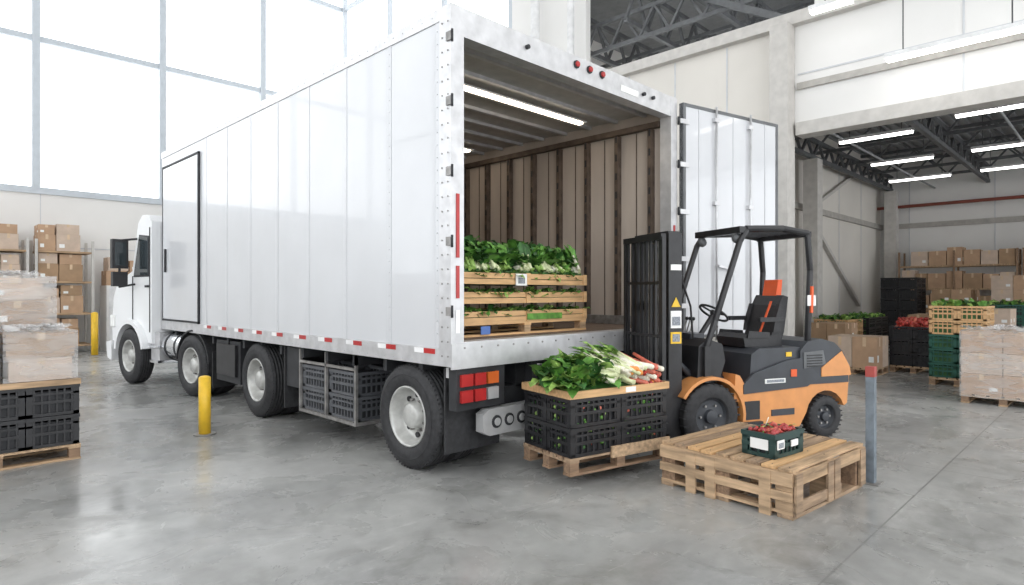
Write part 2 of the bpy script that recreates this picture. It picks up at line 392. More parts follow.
mb.box(x0-.02,x1+.02,y0-.02,y0-.001,zb-.02,zf-.01,'alu'); mb.box(x0+.13,x1-.13,y0,y0+.16,zb-.02,zf,'alu')
for i in range(18): mb.cyl((x0+.12+i*.2,y0-.02,zf-.05),(x0+.12+i*.2,y0-.026,zf-.05),.010,'steel',seg=6)
for i in range(3):
    x=5.05+i*.22; mb.cyl((x,y0+.003,4.03),(x,y0-.030,4.03),.028,'red',seg=12); mb.cyl((x,y0+.003,4.03),(x,y0-.012,4.03),.042,'frame',seg=12)
for x in (4.3,6.3,6.5): mb.cyl((x,y0+.003,4.0),(x,y0-.03,4.0),.022,'frame',seg=10)
mb.box(5.85,6.2,y0-.002,y0+.003,3.94,4.01,'label')
for z in (1.45,2.05,2.65,3.25,3.8):
    for x in (x0-.032,x1+.002): mb.box(x,x+.03,y0-.015,y0+.05,z,z+.075,'steel'); mb.cyl((x+.015,y0-.018,z-.015),(x+.015,y0-.018,z+.09),.011,'frame',seg=8)
mb.box(x0+.04,x0+.075,y0-.008,y0-.001,1.95,2.5,'red'); mb.box(x0+.04,x0+.075,y0-.008,y0-.001,1.6,1.88,'red'); mb.box(x0+.035,x0+.08,y0-.006,y0-.001,1.3,1.5,'reflwhite')
mb.box(x1-.075,x1-.04,y0-.008,y0-.001,1.6,2.5,'red')
for i in range(24):
    mb.cyl((x0-.015,y0+.04,1.1+i*.125),(x0-.021,y0+.04,1.1+i*.125),.008,'steel',seg=5)
    mb.cyl((x0-.015,y0+.12,1.1+i*.125),(x0-.021,y0+.12,1.1+i*.125),.008,'steel',seg=5)
# interior
mb.box(x1-.06,x1-.035,y0+.16,y1-.05,zf,zt-.12,'inpanel'); mb.box(x0+.035,x0+.06,y0+.16,y1-.05,zf,zt-.12,'inpanel')
mb.box(x0+.06,x1-.06,y1-.08,y1-.05,zf,zt-.12,'inpanel')
y=4.41
while y<12:
    for xa,xb in ((x1-.14,x1-.06),(x0+.06,x0+.14)): mb.box(xa,xb,y-.03,y+.03,zf+.001,3.76,'batten')
    for z in [zf+.2+.25*i for i in range(10)]: mb.box(x1-.144,x1-.14,y-.012,y+.012,z,z+.09,'frame')
    mb.box(x1-.068,x1-.06,y+.24,y+.252,zf+.001,3.76,'batten'); mb.box(x1-.063,x1-.06,y+.03,y+.05,zf+.001,3.76,'alu')
    y+=.52
for xa,xb in ((x1-.15,x1-.06),(x0+.06,x0+.15)):
    mb.box(xa,xb,y0+.17,y1-.09,3.77,3.84,'batten'); mb.box(xa,xb,y0+.17,y1-.09,zf+.002,zf+.12,'steel')
mb.box(x0+.06,x1-.06,y0+.16,y1-.09,3.99,3.999,'inceil')
y=4.5
while y<12: mb.box(x0+.065,x1-.065,y,y+.05,3.95,3.99,'alu'); y+=.45
mb.box(4.35,6.6,5.18,5.30,3.93,3.949,'lamph'); mb.box(4.4,6.55,5.205,5.275,3.905,3.93,'lampw')
mb.box(4.35,6.6,7.46,7.62,3.93,3.949,'lamph'); mb.box(4.4,6.55,7.49,7.59,3.905,3.93,'lampw')
tb(mb,'trailer_box')
# underframe
mb=MB()
for x in (4.35,6.0): mb.box(x,x+.14,y0+.2,y1-.1,.72,zb+.02,'frame')
for i in range(13): mb.box(x0+.06,x1-.06,y0+.5+i*.58,y0+.56+i*.58,.88,zb+.03,'frame')
for y in (4.8,8.2): mb.cyl((3.7,y,.5),(6.75,y,.5),.08,'frame'); mb.box(4.2,6.3,y-.5,y+.5,.52,.74,'frame')
mb.box(3.44,4.02,y0+.02,y0+.12,.62,.99,'frame'); mb.box(6.42,6.98,y0+.02,y0+.12,.62,.99,'frame')
for bx in (3.48,6.47):
    for i in range(3):
        for j in range(2):
            mb.box(bx+i*.155,bx+i*.155+.13,y0-.01,y0+.02,.69+j*.14,.69+j*.14+.105,['red','red','amber'][i] if j else ['red','red','bumper'][i])
mb.prism([(3.72,.40),(3.80,.36),(6.65,.36),(6.73,.40),(6.73,.56),(6.65,.60),(3.80,.60),(3.72,.56)],'y',y0-.02,y0+.08,'bumper')
for x in (3.88,4.04,4.2,6.2,6.36,6.52): mb.cyl((x,y0-.02,.48),(x,y0-.032,.48),.058,'frame',seg=16); mb.cyl((x,y0-.03,.48),(x,y0-.04,.48),.036,'bumper',seg=14)
for x in (4.4,6.1): mb.box(x,x+.08,y0+.03,y0+.12,.5,1.0,'frame')
for y in (4.27,7.42): mb.box(3.44,4.10,y,y+.02,.22,.98,'rubber'); mb.box(6.30,6.98,y,y+.02,.22,.98,'rubber')
mb.box(3.44,4.06,4.22,4.26,.9,.99,'alu'); mb.box(3.46,4.0,8.85,9.75,.35,.95,'frame'); mb.box(3.42,3.459,8.95,9.65,.45,.9,'black')
mb.box(3.46,3.5,7.05,7.4,.5,.98,'frame')
for x in (4.1,6.2): mb.box(x,x+.14,9.9,10.0,.42,.9,'steel')
# under-slung rack holding plastic crates
mb.box(3.44,4.02,5.76,7.04,.24,.275,'steel')
for y in (5.76,6.39,7.01):
    for x in (3.44,3.99): mb.box(x,x+.03,y,y+.03,.275,.98,'steel')
for ya in (5.80,6.43):
    for j in range(2): pcrate(mb,3.475,ya,.277+j*.262,.50,.575,.258,'greyL','frame')
mb.box(3.44,3.47,5.79,7.01,.82,.85,'steel')
tb(mb,'underframe')

def wheel(mb,c,sgn,r=.49,w=.28,rimm='rim',seg=48):
    k=r/.49
    prof=[(.03,.28*k),(.0,.30*k),(-.012,.36*k),(-.005,.43*k),(.02,.47*k),(.045,.488*k),(.06,.49*k)]
    for g in range(4):
        a=.06+(w-.12)*(g+.5)/4
        prof+=[(a-.008,.49*k),(a-.006,.475*k),(a+.006,.475*k),(a+.008,.49*k)]
    prof+=[(w-.06,.49*k),(w-.03,.475*k),(w,.42*k),(w,.3*k),(w-.03,.28*k)]
    mb.lathe(prof,c,'rubber','x',seg,sgn)
    mb.lathe([(-.013,.40*k),(-.016,.395*k),(-.013,.39*k)],c,'rubber','x',seg,sgn)
    mb.lathe([(.03,.285*k),(.005,.285*k),(.005,.27*k),(.03,.262*k),(.06,.25*k),(.12,.235*k),(.145,.20*k),(.13,.14*k),(.115,.13*k),(.05,.115*k),(.035,.10*k),(.03,0.001)],c,rimm,'x',seg,sgn)
    mb.lathe([(w,.28*k),(w-.02,.05)],c,'frame','x',seg,sgn)
    c=Vector(c)
    for i in range(8):
        t=2*math.pi*i/8; q=Vector((0,math.cos(t),math.sin(t)))
        mb.cyl(c+q*.19*k+Vector((.122*sgn,0,0)),c+q*.19*k+Vector((.16*sgn,0,0)),.026*k,'black',seg=12)
        t+=.39; q=Vector((0,math.cos(t),math.sin(t)))
        mb.cyl(c+q*.150*k+Vector((.09*sgn,0,0)),c+q*.150*k+Vector((.135*sgn,0,0)),.014*k,'steel',seg=6)
    for i in range(70):
        t=2*math.pi*i/70; q=Vector((0,math.cos(t),math.sin(t)))
        p=c+q*.481*k
        mb.bar(p+Vector((.022*sgn,0,0)),p+Vector((.05*sgn,0,0)),.012,'rubber',.012)
for i,(y,x) in enumerate(((4.8,3.40),(8.2,3.40))):
    mb=MB(); wheel(mb,(x,y,.49),1); wheel(mb,(x+.32,y,.49),1); tb(mb,'wheel_%d'%(2*i+1))
    mb=MB(); wheel(mb,(7.04,y,.49),-1); wheel(mb,(6.72,y,.49),-1); tb(mb,'wheel_%d'%(2*i+2))
mb=MB(); dl=1.95
mb.box(0,dl,-.025,.025,1.08,4.05,'skin')
for xa,xb in ((0,.045),(dl-.045,dl)): mb.box(xa,xb,-.035,.035,1.06,4.07,'grey')
mb.box(.045,dl-.045,-.035,.035,4.03,4.07,'grey'); mb.box(.045,dl-.045,-.035,.035,1.06,1.10,'grey')
for x in (.6,1.30):
    mb.cyl((x,-.06,1.02),(x,-.06,4.1),.015,'alu',seg=8)
    for z in (1.3,2.8,3.9): mb.box(x-.045,x+.045,-.075,-.025,z,z+.05,'alu')
for x in (.3,.98,1.66): mb.box(x-.012,x+.012,-.030,-.026,1.1,4.03,'panelseam')
for z in (1.45,2.05,2.65,3.25,3.8): mb.box(-.06,.10,-.045,-.036,z,z+.06,'alu')
mb.bar((.6,-.09,2.0),(.95,-.09,1.95),.03,'alu')
o=mb.build('rear_door'); o.parent=truck; o.matrix_parent_inverse=Matrix.Translation((-5.2,-8,0)); o.location=(7.13,4.07,0); o.rotation_euler=(0,0,math.atan2(-.42,1.85))
# tractor
mb=MB(); W=2.85
def arch(cy,cz,r,a0,a1,n=10): return [(cy+r*math.cos(a0+(a1-a0)*i/n),cz+r*math.sin(a0+(a1-a0)*i/n)) for i in range(n+1)]
FA=2.36
prof=[(1.6,.75),(1.6,2.90),(1.72,3.02),(1.98,3.03),(2.16,2.90),(2.42,2.04),(2.8,1.93),(3.12,1.80),(3.30,1.55),(3.36,1.1),(3.34,.66)]+arch(FA,.5,.62,.27,math.pi-.42)
mb.prism(prof,'x',.05,W,'white')
mb.box(.35,W-.35,1.8,3.1,.5,1.2,'frame')
mb.prism([(1.72,1.96),(1.72,2.62),(2.08,2.66),(2.30,1.96)],'x',.030,.06,'glass'); mb.prism([(1.69,1.93),(1.69,2.65),(2.1,2.69),(2.35,1.93)],'x',.040,.055,'frame')
mb.prism([(1.72,1.96),(1.72,2.62),(2.08,2.66),(2.30,1.96)],'x',W-.01,W+.015,'glass')
mb.add([(.2,2.20,2.80),(W-.2,2.20,2.80),(W-.2,2.44,2.10),(.2,2.44,2.10)],[(0,1,2,3)],'glass')
mb.box(.035,.05,1.655,1.665,.95,2.8,'frame'); mb.box(.035,.05,2.38,2.39,1.15,1.95,'frame'); mb.box(.02,.05,1.70,1.82,1.74,1.78,'frame')
mb.prism([(3.26,.36),(3.46,.40),(3.52,.7),(3.26,.74)],'x',.0,W+.05,'white')
mb.box(.6,W-.6,3.35,3.40,.95,1.6,'chrome'); mb.box(.02,.3,3.20,3.37,1.0,1.22,'label'); mb.box(W-.3,W-.03,3.2,3.37,1.0,1.22,'label')
mb.prism(arch(FA,.5,.66,.15,math.pi-.25,14)+arch(FA,.5,.58,math.pi-.25,.15,14),'x',-.05,.10,'white')
for s,xx in ((-1,.05),(1,W)):
    mb.tube([(xx,2.2,2.62),(xx+s*.26,2.28,2.58),(xx+s*.26,2.28,1.75),(xx,2.3,1.8)],.02,'black',6)
    mb.box(xx+s*.26-.13,xx+s*.26+.13,2.24,2.34,2.08,2.60,'black'); mb.box(xx+s*.26-.12,xx+s*.26+.12,2.24,2.34,1.76,2.02,'black')
    mb.box(xx+s*.26-.09,xx+s*.26+.09,2.232,2.24,2.13,2.55,'glass')
for xx in (.12,W-.62):
    mb.cyl((xx+.25,.72,.72),(xx+.25,1.36,.72),.26,'chrome',seg=24)
    for y in (.85,1.2): mb.cyl((xx+.25,y,.72),(xx+.25,y+.05,.72),.268,'frame',seg=24)
    mb.box(xx-.06,xx+.4,1.38,1.74,.42,.47,'chrome'); mb.box(xx-.06,xx+.4,1.38,1.74,.68,.72,'chrome'); mb.box(xx-.02,xx+.4,1.40,1.74,.47,.95,'alu')
for xx in (.95,1.75): mb.box(xx,xx+.1,-.9,3.2,.62,.86,'frame')
mb.cyl((.2,0,.5),(W-.2,0,.5),.1,'frame'); mb.cyl((.2,FA,.5),(W-.2,FA,.5),.07,'frame'); mb.box(.7,2.1,-.4,.5,.84,.96,'frame')
for xa,xb in ((.0,.62),(W-.62,W)): mb.prism(arch(0,.5,.56,.1,math.pi-.1,12)+arch(0,.5,.53,math.pi-.1,.1,12),'x',xa,xb,'rubber')
mb.box(0,.6,-.68,-.66,.2,.75,'rubber')
cab=mb.build('tractor_cab',bevel=.03,bseg=3); cab.parent=truck; cab.matrix_parent_inverse=Matrix.Translation((-5.2,-8,0)); cab.location=(3.36,10.55,0); cab.rotation_euler=(0,0,math.radians(7))
for i,(y,x,s) in enumerate(((0,-.02,1),(0,W+.0,-1),(FA,-.04,1),(FA,W+.04,-1))):
    mb=MB(); wheel(mb,(x,y,.50 if y else .49),s,.50 if y else .49)
    if y==0: wheel(mb,(x+.31*s,y,.49),s)
    o=mb.build('tractor_wheel_%d'%(i+1)); o.parent=cab

# ------------------------------------------------------------------ produce helpers
def leaf(mb,base,az,el,L,Wd,m,curl=1.2,n=6,ruff=.25):
    base=Vector(base); p=base.copy(); side=Vector((-math.sin(az),math.cos(az),0)); vs=[]
    ph=R.random()*6
    for i in range(n+1):
        t=i/n; e=el-curl*t*t
        d=Vector((math.cos(az)*math.cos(e),math.sin(az)*math.cos(e),math.sin(e)))
        up=side.cross(d)*-1
        w=Wd*.5*(math.sin(math.pi*min(1,.12+.88*t))**.7 if t<1 else .02)
        rf=ruff*w*math.sin(ph+i*2.4)
        vs+=[p+side*w+up*(.25*w+rf),p-up*w*.1,p-side*w+up*(.25*w-rf)]
        p=p+d*(L/n)
    fs=[]
    for i in range(n):
        a=i*3; fs+=[(a,a+1,a+4,a+3),(a+1,a+2,a+5,a+4)]
    mb.add(vs,fs,m,True)
def bunch(mb,c,az,el,L,m_stalk,mleaf,n=7,w=.09,st=.5,sr=.012):
    c=Vector(c)
    for i in range(n):
        a=az+R.uniform(-.25,.25); e=el+R.uniform(-.15,.2); off=Vector((R.uniform(-.03,.03),R.uniform(-.03,.03),R.uniform(0,.04)))
        d=Vector((math.cos(a)*math.cos(e),math.sin(a)*math.cos(e),math.sin(e)))
        q=c+off+d*L*st
        mb.cyl(c+off,q,sr*1.3,m_stalk,r1=sr*.7,seg=6)
        leaf(mb,q-d*.03,a,e+.1,L*(1.05-st),w*R.uniform(.8,1.3),R.choice(mleaf),curl=R.uniform(.3,1.3))
def greens(mb,x0,x1,y0,y1,z,n,mats,L=(.16,.28),Wd=(.09,.15),el=(.2,1.3),azr=(0,6.28)):
    for i in range(n):
        leaf(mb,(R.uniform(x0,x1),R.uniform(y0,y1),z+R.uniform(-.03,.03)),R.uniform(*azr),R.uniform(*el),R.uniform(*L),R.uniform(*Wd),R.choice(mats),R.uniform(.6,2.0))
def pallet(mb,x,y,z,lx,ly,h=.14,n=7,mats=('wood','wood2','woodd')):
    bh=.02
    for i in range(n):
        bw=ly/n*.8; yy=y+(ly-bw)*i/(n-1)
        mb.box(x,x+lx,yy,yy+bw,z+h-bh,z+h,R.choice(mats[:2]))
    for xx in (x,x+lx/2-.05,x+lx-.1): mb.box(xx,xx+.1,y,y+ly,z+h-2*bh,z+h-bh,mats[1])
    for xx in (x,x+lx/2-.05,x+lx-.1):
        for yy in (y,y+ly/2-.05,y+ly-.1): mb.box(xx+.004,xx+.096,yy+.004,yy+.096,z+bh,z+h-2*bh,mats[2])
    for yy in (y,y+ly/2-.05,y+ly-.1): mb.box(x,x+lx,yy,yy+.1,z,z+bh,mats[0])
def cbox(mb,x,y,z,lx,ly,h,m='card',lab=True):
    g=.004
    mb.box(x+g,x+lx-g,y+g,y+ly-g,z,z+h-g,m)
    mb.box(x+lx/2-.03,x+lx/2+.03,y+g-.002,y+ly-g+.002,z+h-g,z+h-g+.002,'tape'); mb.box(x+lx/2-.03,x+lx/2+.03,y+g-.003,y+g,z+h*.7,z+h-g,'tape')
    mb.box(x+g-.003,x+g,y+ly/2-.03,y+ly/2+.03,z+h*.7,z+h-g,'tape')
    if lab and R.random()<.6: mb.box(x+lx*.12,x+lx*.34,y+g-.004,y+g,z+h*.2,z+h*.42,'label'); mb.box(x+g-.004,x+g,y+ly*.12,y+ly*.32,z+h*.2,z+h*.38,'label')

# load on forks
mb=MB()
LX,LY=1.16,.70
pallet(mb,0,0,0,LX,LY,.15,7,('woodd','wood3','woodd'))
mb.box(.45,LX+.01,-.022,-.002,.10,.20,'wood2')
for j in range(2):
    z=.152+j*.252
    for i in range(2): pcrate(mb,.01+i*.575,.005,z,.565,.34,.248,'black','frame'); pcrate(mb,.01+i*.575,.353,z,.565,.34,.248,'black','frame')
for i in range(60):
    mb.sph((R.uniform(.08,1.06),R.choice((.026,.032)),R.uniform(.2,.62)),R.uniform(.012,.022),R.choice(('lf2','lf2','carrot','lf1','lf3')),6,4)
    mb.sph((R.choice((.036,.040)),R.uniform(.05,.64),R.uniform(.2,.62)),R.uniform(.012,.022),R.choice(('lf2','lf1','lf3')),6,4)
zt2=.152+.504
for yy in (-.012,LY-.01): mb.box(-.012,LX+.012,yy,yy+.022,zt2-.005,zt2+.058,'cratewood')
for xx in (-.012,LX-.01): mb.box(xx,xx+.022,.01,LY-.01,zt2-.005,zt2+.058,'cratewood')
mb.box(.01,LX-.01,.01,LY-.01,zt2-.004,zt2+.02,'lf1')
z=zt2+.07
mb.prism([(.04,zt2+.02),(.2,zt2+.12),(.45,zt2+.14),(.60,zt2+.02)],'x',.08,LX-.08,'lf1')
greens(mb,.03,.48,.05,.52,z+.03,190,['lf1','lf2','lf2','lf1','lf3'],(.16,.28),(.11,.18),(.3,1.4))
greens(mb,.0,.2,.02,.4,z+.02,30,['lf1','lf2','lf3'],(.15,.25),(.1,.15),(0,.7),(2.6,5))
greens(mb,.35,1.08,.38,.52,z+.04,60,['lf1','lf2','lf3'],(.16,.26),(.06,.12),(.5,1.3))
for i in range(36): # leeks / celery: pale ends toward the right front, leaves toward back-left
    x=R.uniform(.48,.92); y=R.uniform(-.01,.16); zz=z+R.uniform(.0,.14)
    bunch(mb,(x,y,zz),R.uniform(1.7,2.6),R.uniform(.12,.42),R.uniform(.40,.52),R.choice(('stalk','stalkw','stalkw')),['lf2','lf3','lf3'],3,.05,.58,.017)
for i in range(46):
    x=R.uniform(.74,1.12); y=R.uniform(-.02,.16); zz=z+R.uniform(-.03,.15); a=R.uniform(1.4,2.3); L=R.uniform(.26,.36)
    m=R.choice(('carrot','carrot','carroto','stalkw','stalkw'))
    mb.cyl((x,y,zz),(x+math.cos(a)*L,y+math.sin(a)*L,zz+R.uniform(.02,.12)),.026,m,r1=.015,seg=8); mb.sph((x,y,zz),.026,m,8,5)
for i in range(40): mb.sph((R.uniform(.85,1.12),R.uniform(.02,.4),z+R.uniform(-.03,.1)),R.uniform(.02,.028),R.choice(('radish','tomato')),8,5)
mb.box(.62,.74,-.016,-.012,zt2+.005,zt2+.05,'label')
mb.build('loaded_produce_pallet',(4.02,3.33,.10),math.radians(-12))

# pallet in trailer
mb=MB(); LX,LY=1.95,1.1
pallet(mb,0,0,0,LX,LY,.13,7,('cratewood','cratewood','wood'))
def wcrate(mb,z,h):
    for k in range(2):
        zz=z+k*h*.5
        for yy in (0,LY-.02): mb.box(0,LX,yy,yy+.02,zz,zz+h*.44,'cratewood')
        for xx in (0,LX-.02): mb.box(xx,xx+.02,.02,LY-.02,zz,zz+h*.44,'cratewood')
    for xx in (0,LX/2-.03,LX-.06):
        for yy in (-.012,LY): mb.box(xx,xx+.06,yy,yy+.012,z-.0,z+h,'cratewood')
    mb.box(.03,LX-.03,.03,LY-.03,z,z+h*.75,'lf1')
for j in range(3):
    z=.13+j*.19; wcrate(mb,z,.12)
    greens(mb,.04,LX-.04,.03,.2,z+.10,130,['lf1','lf2','lf2','lf3'],(.08,.14),(.05,.1),(-.1,.8),(3.6,5.8))
    greens(mb,.02,.15,.03,LY-.05,z+.10,40,['lf1','lf2'],(.08,.14),(.05,.1),(-.1,.8),(2,4))
zt3=.13+.38+.12
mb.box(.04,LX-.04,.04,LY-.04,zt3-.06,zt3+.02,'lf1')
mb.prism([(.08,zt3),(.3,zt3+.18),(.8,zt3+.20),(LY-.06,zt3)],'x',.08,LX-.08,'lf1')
greens(mb,.03,LX-.03,.1,.35,zt3+.08,160,['lf1','lf2','lf2'],(.16,.28),(.1,.18),(.2,1.2),(3.4,6.0))
greens(mb,.03,LX-.03,.25,LY-.1,zt3+.18,330,['lf1','lf1','lf2'],(.16,.27),(.1,.18),(.4,1.5))
for i in range(75):
    bunch(mb,(R.uniform(.05,LX-.1),R.uniform(.0,.2),zt3+.02),R.uniform(1.0,2.1),R.uniform(.5,1.0),R.uniform(.28,.38),R.choice(('stalk','stalk','stalkw','lf3')),['lf1','lf2','lf2'],4,.08,.50,.016)
mb.box(.78,.94,-.02,-.012,.5,.62,'label'); mb.box(.81,.91,-.022,-.02,.52,.58,'print'); mb.box(.95,1.5,-.02,-.013,.145,.21,'lf2'); mb.box(.3,.42,-.02,-.012,.02,.1,'blue')
mb.build('leafy_greens_pallet',(3.72,4.46,1.222))

# ------------------------------------------------------------------ forklift
FW=.92
mb=MB()
yarch=arch
RW=1.58
chas=[(.42,.64),(.42,.24),(.50,.16),(1.20,.16)]+yarch(RW,.25,.29,math.pi-.2,.35,8)+[(1.90,.38),(1.93,.72),(1.2,.72)]
mb.prism(chas,'y',.04,FW-.04,'orange')
mb.prism([(1.2,.62),(1.2,1.00),(1.30,1.10),(1.5,1.13),(1.70,1.08),(1.84,.96),(1.91,.80),(1.91,.62)],'y',.03,FW-.03,'charcoal')
mb.prism([(1.50,.70),(1.50,.80),(1.80,.98),(1.92,.80),(1.94,.70)],'y',.022,FW-.022,'orange')
mb.box(1.88,1.945,.25,.67,.46,.66,'charcoal')
mb.box(1.90,1.945,.08,.18,.74,.84,'red'); mb.box(1.90,1.945,.74,.84,.74,.84,'red')
mb.prism([(1.24,.80),(1.24,.98),(1.52,1.0),(1.56,.84)],'y',.018,.03,'grey')
for i in range(5): mb.box(1.28,1.50,.010,.018,.82+i*.03,.832+i*.03,'black')
mb.prism([(.52,.60),(.55,.98),(.66,1.04),(1.22,1.04),(1.30,1.0),(1.30,.60)],'y',.06,FW-.06,'charcoal')
mb.prism([(.42,.56),(.42,.66),(.56,.78),(1.0,.90),(1.2,.92),(1.48,.70),(1.3,.60)],'y',.026,.06,'charcoal')
mb.box(.70,.98,.018,.026,.66,.71,'label'); mb.box(.72,.96,.015,.018,.67,.70,'print'); mb.box(1.06,1.14,.018,.026,.72,.80,'redorange'); mb.box(1.02,1.10,.052,.059,.94,.99,'yellow')
mb.box(.80,1.12,.032,.04,.30,.37,'charcoal')
mb.box(.16,.50,.06,FW-.06,.44,.50,'black'); mb.box(.42,.66,.0,.1,.22,.26,'black'); mb.box(.44,.64,.03,.05,.28,.48,'black')
for n0,n1 in ((.0,.24),(FW-.24,FW)):
    mb.prism(yarch(0,.34,.43,-.15,math.pi*.82,14)+yarch(0,.34,.395,math.pi*.82,-.15,14),'y',n0,n1,'orange')
mb.prism([(-.2,.3),(-.22,.62),(-.1,.76),(.3,.74),(.45,.64),(.45,.3)],'y',.22,FW-.22,'charcoal')
mb.prism([(.30,.5),(.32,.78),(.38,.76),(.48,.6),(.48,.44)],'y',.035,.24,'orange')
mb.prism([(-.12,.7),(-.10,1.08),(.02,1.16),(.20,1.10),(.24,.92),(.16,.7)],'y',.10,FW-.10,'black')
mb.box(-.02,.16,.35,.60,1.14,1.2,'charcoal')
mb.cyl((.10,.42,1.1),(.33,.42,1.40),.028,'black')
def torus(mb,c,r,rr,m,nrm,seg=24):
    c=Vector(c);nrm=Vector(nrm).normalized();a=nrm.orthogonal().normalized();b=nrm.cross(a)
    pts=[c+a*r*math.cos(2*math.pi*i/seg)+b*r*math.sin(2*math.pi*i/seg) for i in range(seg+1)]
    mb.tube(pts,rr,m,6)
    for k in (0,8,16): mb.bar(c,pts[k],.02,m)
    mb.cyl(c-nrm*.02,c+nrm*.02,.04,m)
torus(mb,(.34,.42,1.42),.165,.014,'black',(.55,0,.83))
for i in range(3): mb.cyl((.12,.60+i*.06,1.1),(.2,.60+i*.06,1.34),.008,'steel',seg=6); mb.sph((.2,.60+i*.06,1.35),.022,'black')
mb.prism([(.62,1.04),(.60,1.14),(.66,1.19),(.95,1.16),(1.12,1.18),(1.14,1.04)],'y',.24,.70,'seat')
mb.prism([(1.0,1.16),(1.04,1.30),(1.10,1.50),(1.17,1.62),(1.24,1.60),(1.22,1.45),(1.18,1.2),(1.14,1.1)],'y',.25,.69,'seat')
for n in (.22,.66): mb.prism([(.64,1.14),(.66,1.22),(.95,1.20),(.95,1.14)],'y',n,n+.06,'seat'); mb.prism([(1.0,1.2),(1.02,1.32),(1.09,1.52),(1.14,1.5),(1.1,1.2)],'y',n,n+.06,'seat')
for n in (.20,.70): mb.box(.80,1.14,n,n+.045,1.32,1.37,'seat')
mb.bar((1.04,.3,1.55),(.88,.3,1.2),.03,'redorange',.008)
mb.prism([(1.16,1.58),(1.20,1.80),(1.26,1.80),(1.24,1.58)],'y',.36,.58,'redorange')
mb.cyl((1.21,.47,1.0),(1.21,.47,1.6),.02,'black')
zt4=2.36
for n in (.09,FW-.09):
    mb.tube([(-.02,n,1.05),(.10,n,1.35),(.42,n,2.2),(.52,n,zt4-.02)],.034,'black',8)
    mb.tube([(1.36,n,zt4-.04),(1.40,n,1.9),(1.36,n,1.06)],.034,'black',8)
    mb.tube([(.5,n,zt4-.02),(1.0,n,zt4+.0),(1.36,n,zt4-.04)],.038,'black',8)
    mb.bar((-.02,n,1.08),(-.02,n,.7),.07,'black')
mb.bar((.45,.07,zt4-.03),(.45,FW-.07,zt4-.03),.09,'black',.07); mb.bar((1.36,.07,zt4-.05),(1.36,FW-.07,zt4-.05),.08,'black',.06)
for i in range(7): n=.09+.105*(i+.5)*.99; mb.bar((.45,n,zt4-.01),(1.36,n,zt4-.02),.018,'black',.035)
mb.cyl((1.2,.47,zt4),(1.2,.47,zt4+.05),.04,'amber'); mb.sph((.44,.16,zt4-.12),.055,'grey'); mb.sph((.44,FW-.16,zt4-.12),.055,'grey')
mb.bar((1.39,.055,1.72),(1.38,.055,1.42),.03,'redorange',.03); mb.box(1.32,1.44,.045,.055,1.5,1.62,'label')
ml=-.40
for n in (.10,FW-.20):
    mb.box(ml-.07,ml+.09,n,n+.03,.08,2.27,'black'); mb.box(ml-.07,ml-.05,n+.03,n+.08,.08,2.27,'black'); mb.box(ml+.07,ml+.09,n+.03,n+.08,.08,2.27,'black')
    mb.box(ml-.04,ml+.05,n+.035,n+.09,.1,2.22,'charcoal')
    mb.cyl((ml+.10,n+.09,.15),(ml+.10,n+.09,1.5),.035,'charcoal'); mb.cyl((ml+.10,n+.09,1.5),(ml+.10,n+.09,2.2),.022,'chrome')
mb.box(ml-.06,ml+.08,.13,FW-.14,2.2,2.29,'black'); mb.box(ml+.03,ml+.088,.13,FW-.14,1.45,1.55,'black'); mb.box(ml-.06,ml+.08,.13,FW-.14,.1,.2,'black')
mb.box(ml-.02,ml+.06,.13,FW-.14,.75,.82,'black')
for n in (.34,.52): mb.bar((ml-.03,n,.5),(ml-.03,n,2.2),.035,'steel',.012)
mb.cyl((ml,.43,.15),(ml,.43,1.75),.045,'charcoal'); mb.cyl((ml,.43,1.75),(ml,.43,2.2),.028,'chrome')
for n in (.28,.60): mb.tube([(ml+.02,n,.3),(ml+.04,n,1.2),(ml+.06,n,2.18),(-.05,n+.03,1.5),(0,n+.05,1.1)],.012,'rubber',6)
mb.box(ml-.05,ml+.08,.092,.10,1.28,1.46,'label'); mb.box(ml-.035,ml+.065,.089,.092,1.31,1.40,'print'); mb.prism([(ml-.04,1.50),(ml+.07,1.50),(ml+.015,1.60)],'y',.092,.10,'yellow'); mb.box(ml-.05,ml+.08,.092,.10,1.12,1.24,'yellow'); mb.box(ml-.03,ml+.06,.089,.092,1.14,1.22,'print')
mb.box(ml-.05,ml+.08,.092,.10,1.88,1.94,'label')
for n in (.25,FW-.3): mb.cyl((-.05,n,.72),(ml+.09,n,.95),.035,'charcoal')
cl=-.58; NB=.78
for z in (.22,.62): mb.box(cl-.0,cl+.06,.03,NB,z,z+.10,'black')
for n in (.06,NB-.08): mb.box(cl+.02,cl+.12,n,n+.05,.2,.75,'black')
for n in (.02,NB-.04): mb.bar((cl,n+.02,.7),(cl,n+.02,2.22),.045,'black')
mb.bar((cl,.03,2.22),(cl,NB,2.22),.06,'black'); mb.bar((cl,.03,1.75),(cl,NB,1.75),.03,'black'); mb.bar((cl,.03,1.2),(cl,NB,1.2),.03,'black')
for i in range(8): mb.bar((cl,.04+(NB-.06)*(i+.5)/8,.7),(cl,.04+(NB-.06)*(i+.5)/8,2.22),.026,'black')
for n in (.10,.46):
    mb.box(cl-.04,cl,n,n+.10,.125,.72,'black'); mb.prism([(cl,.125),(cl,.17),(cl-1.02,.145),(cl-1.05,.125)],'y',n,n+.10,'steel')
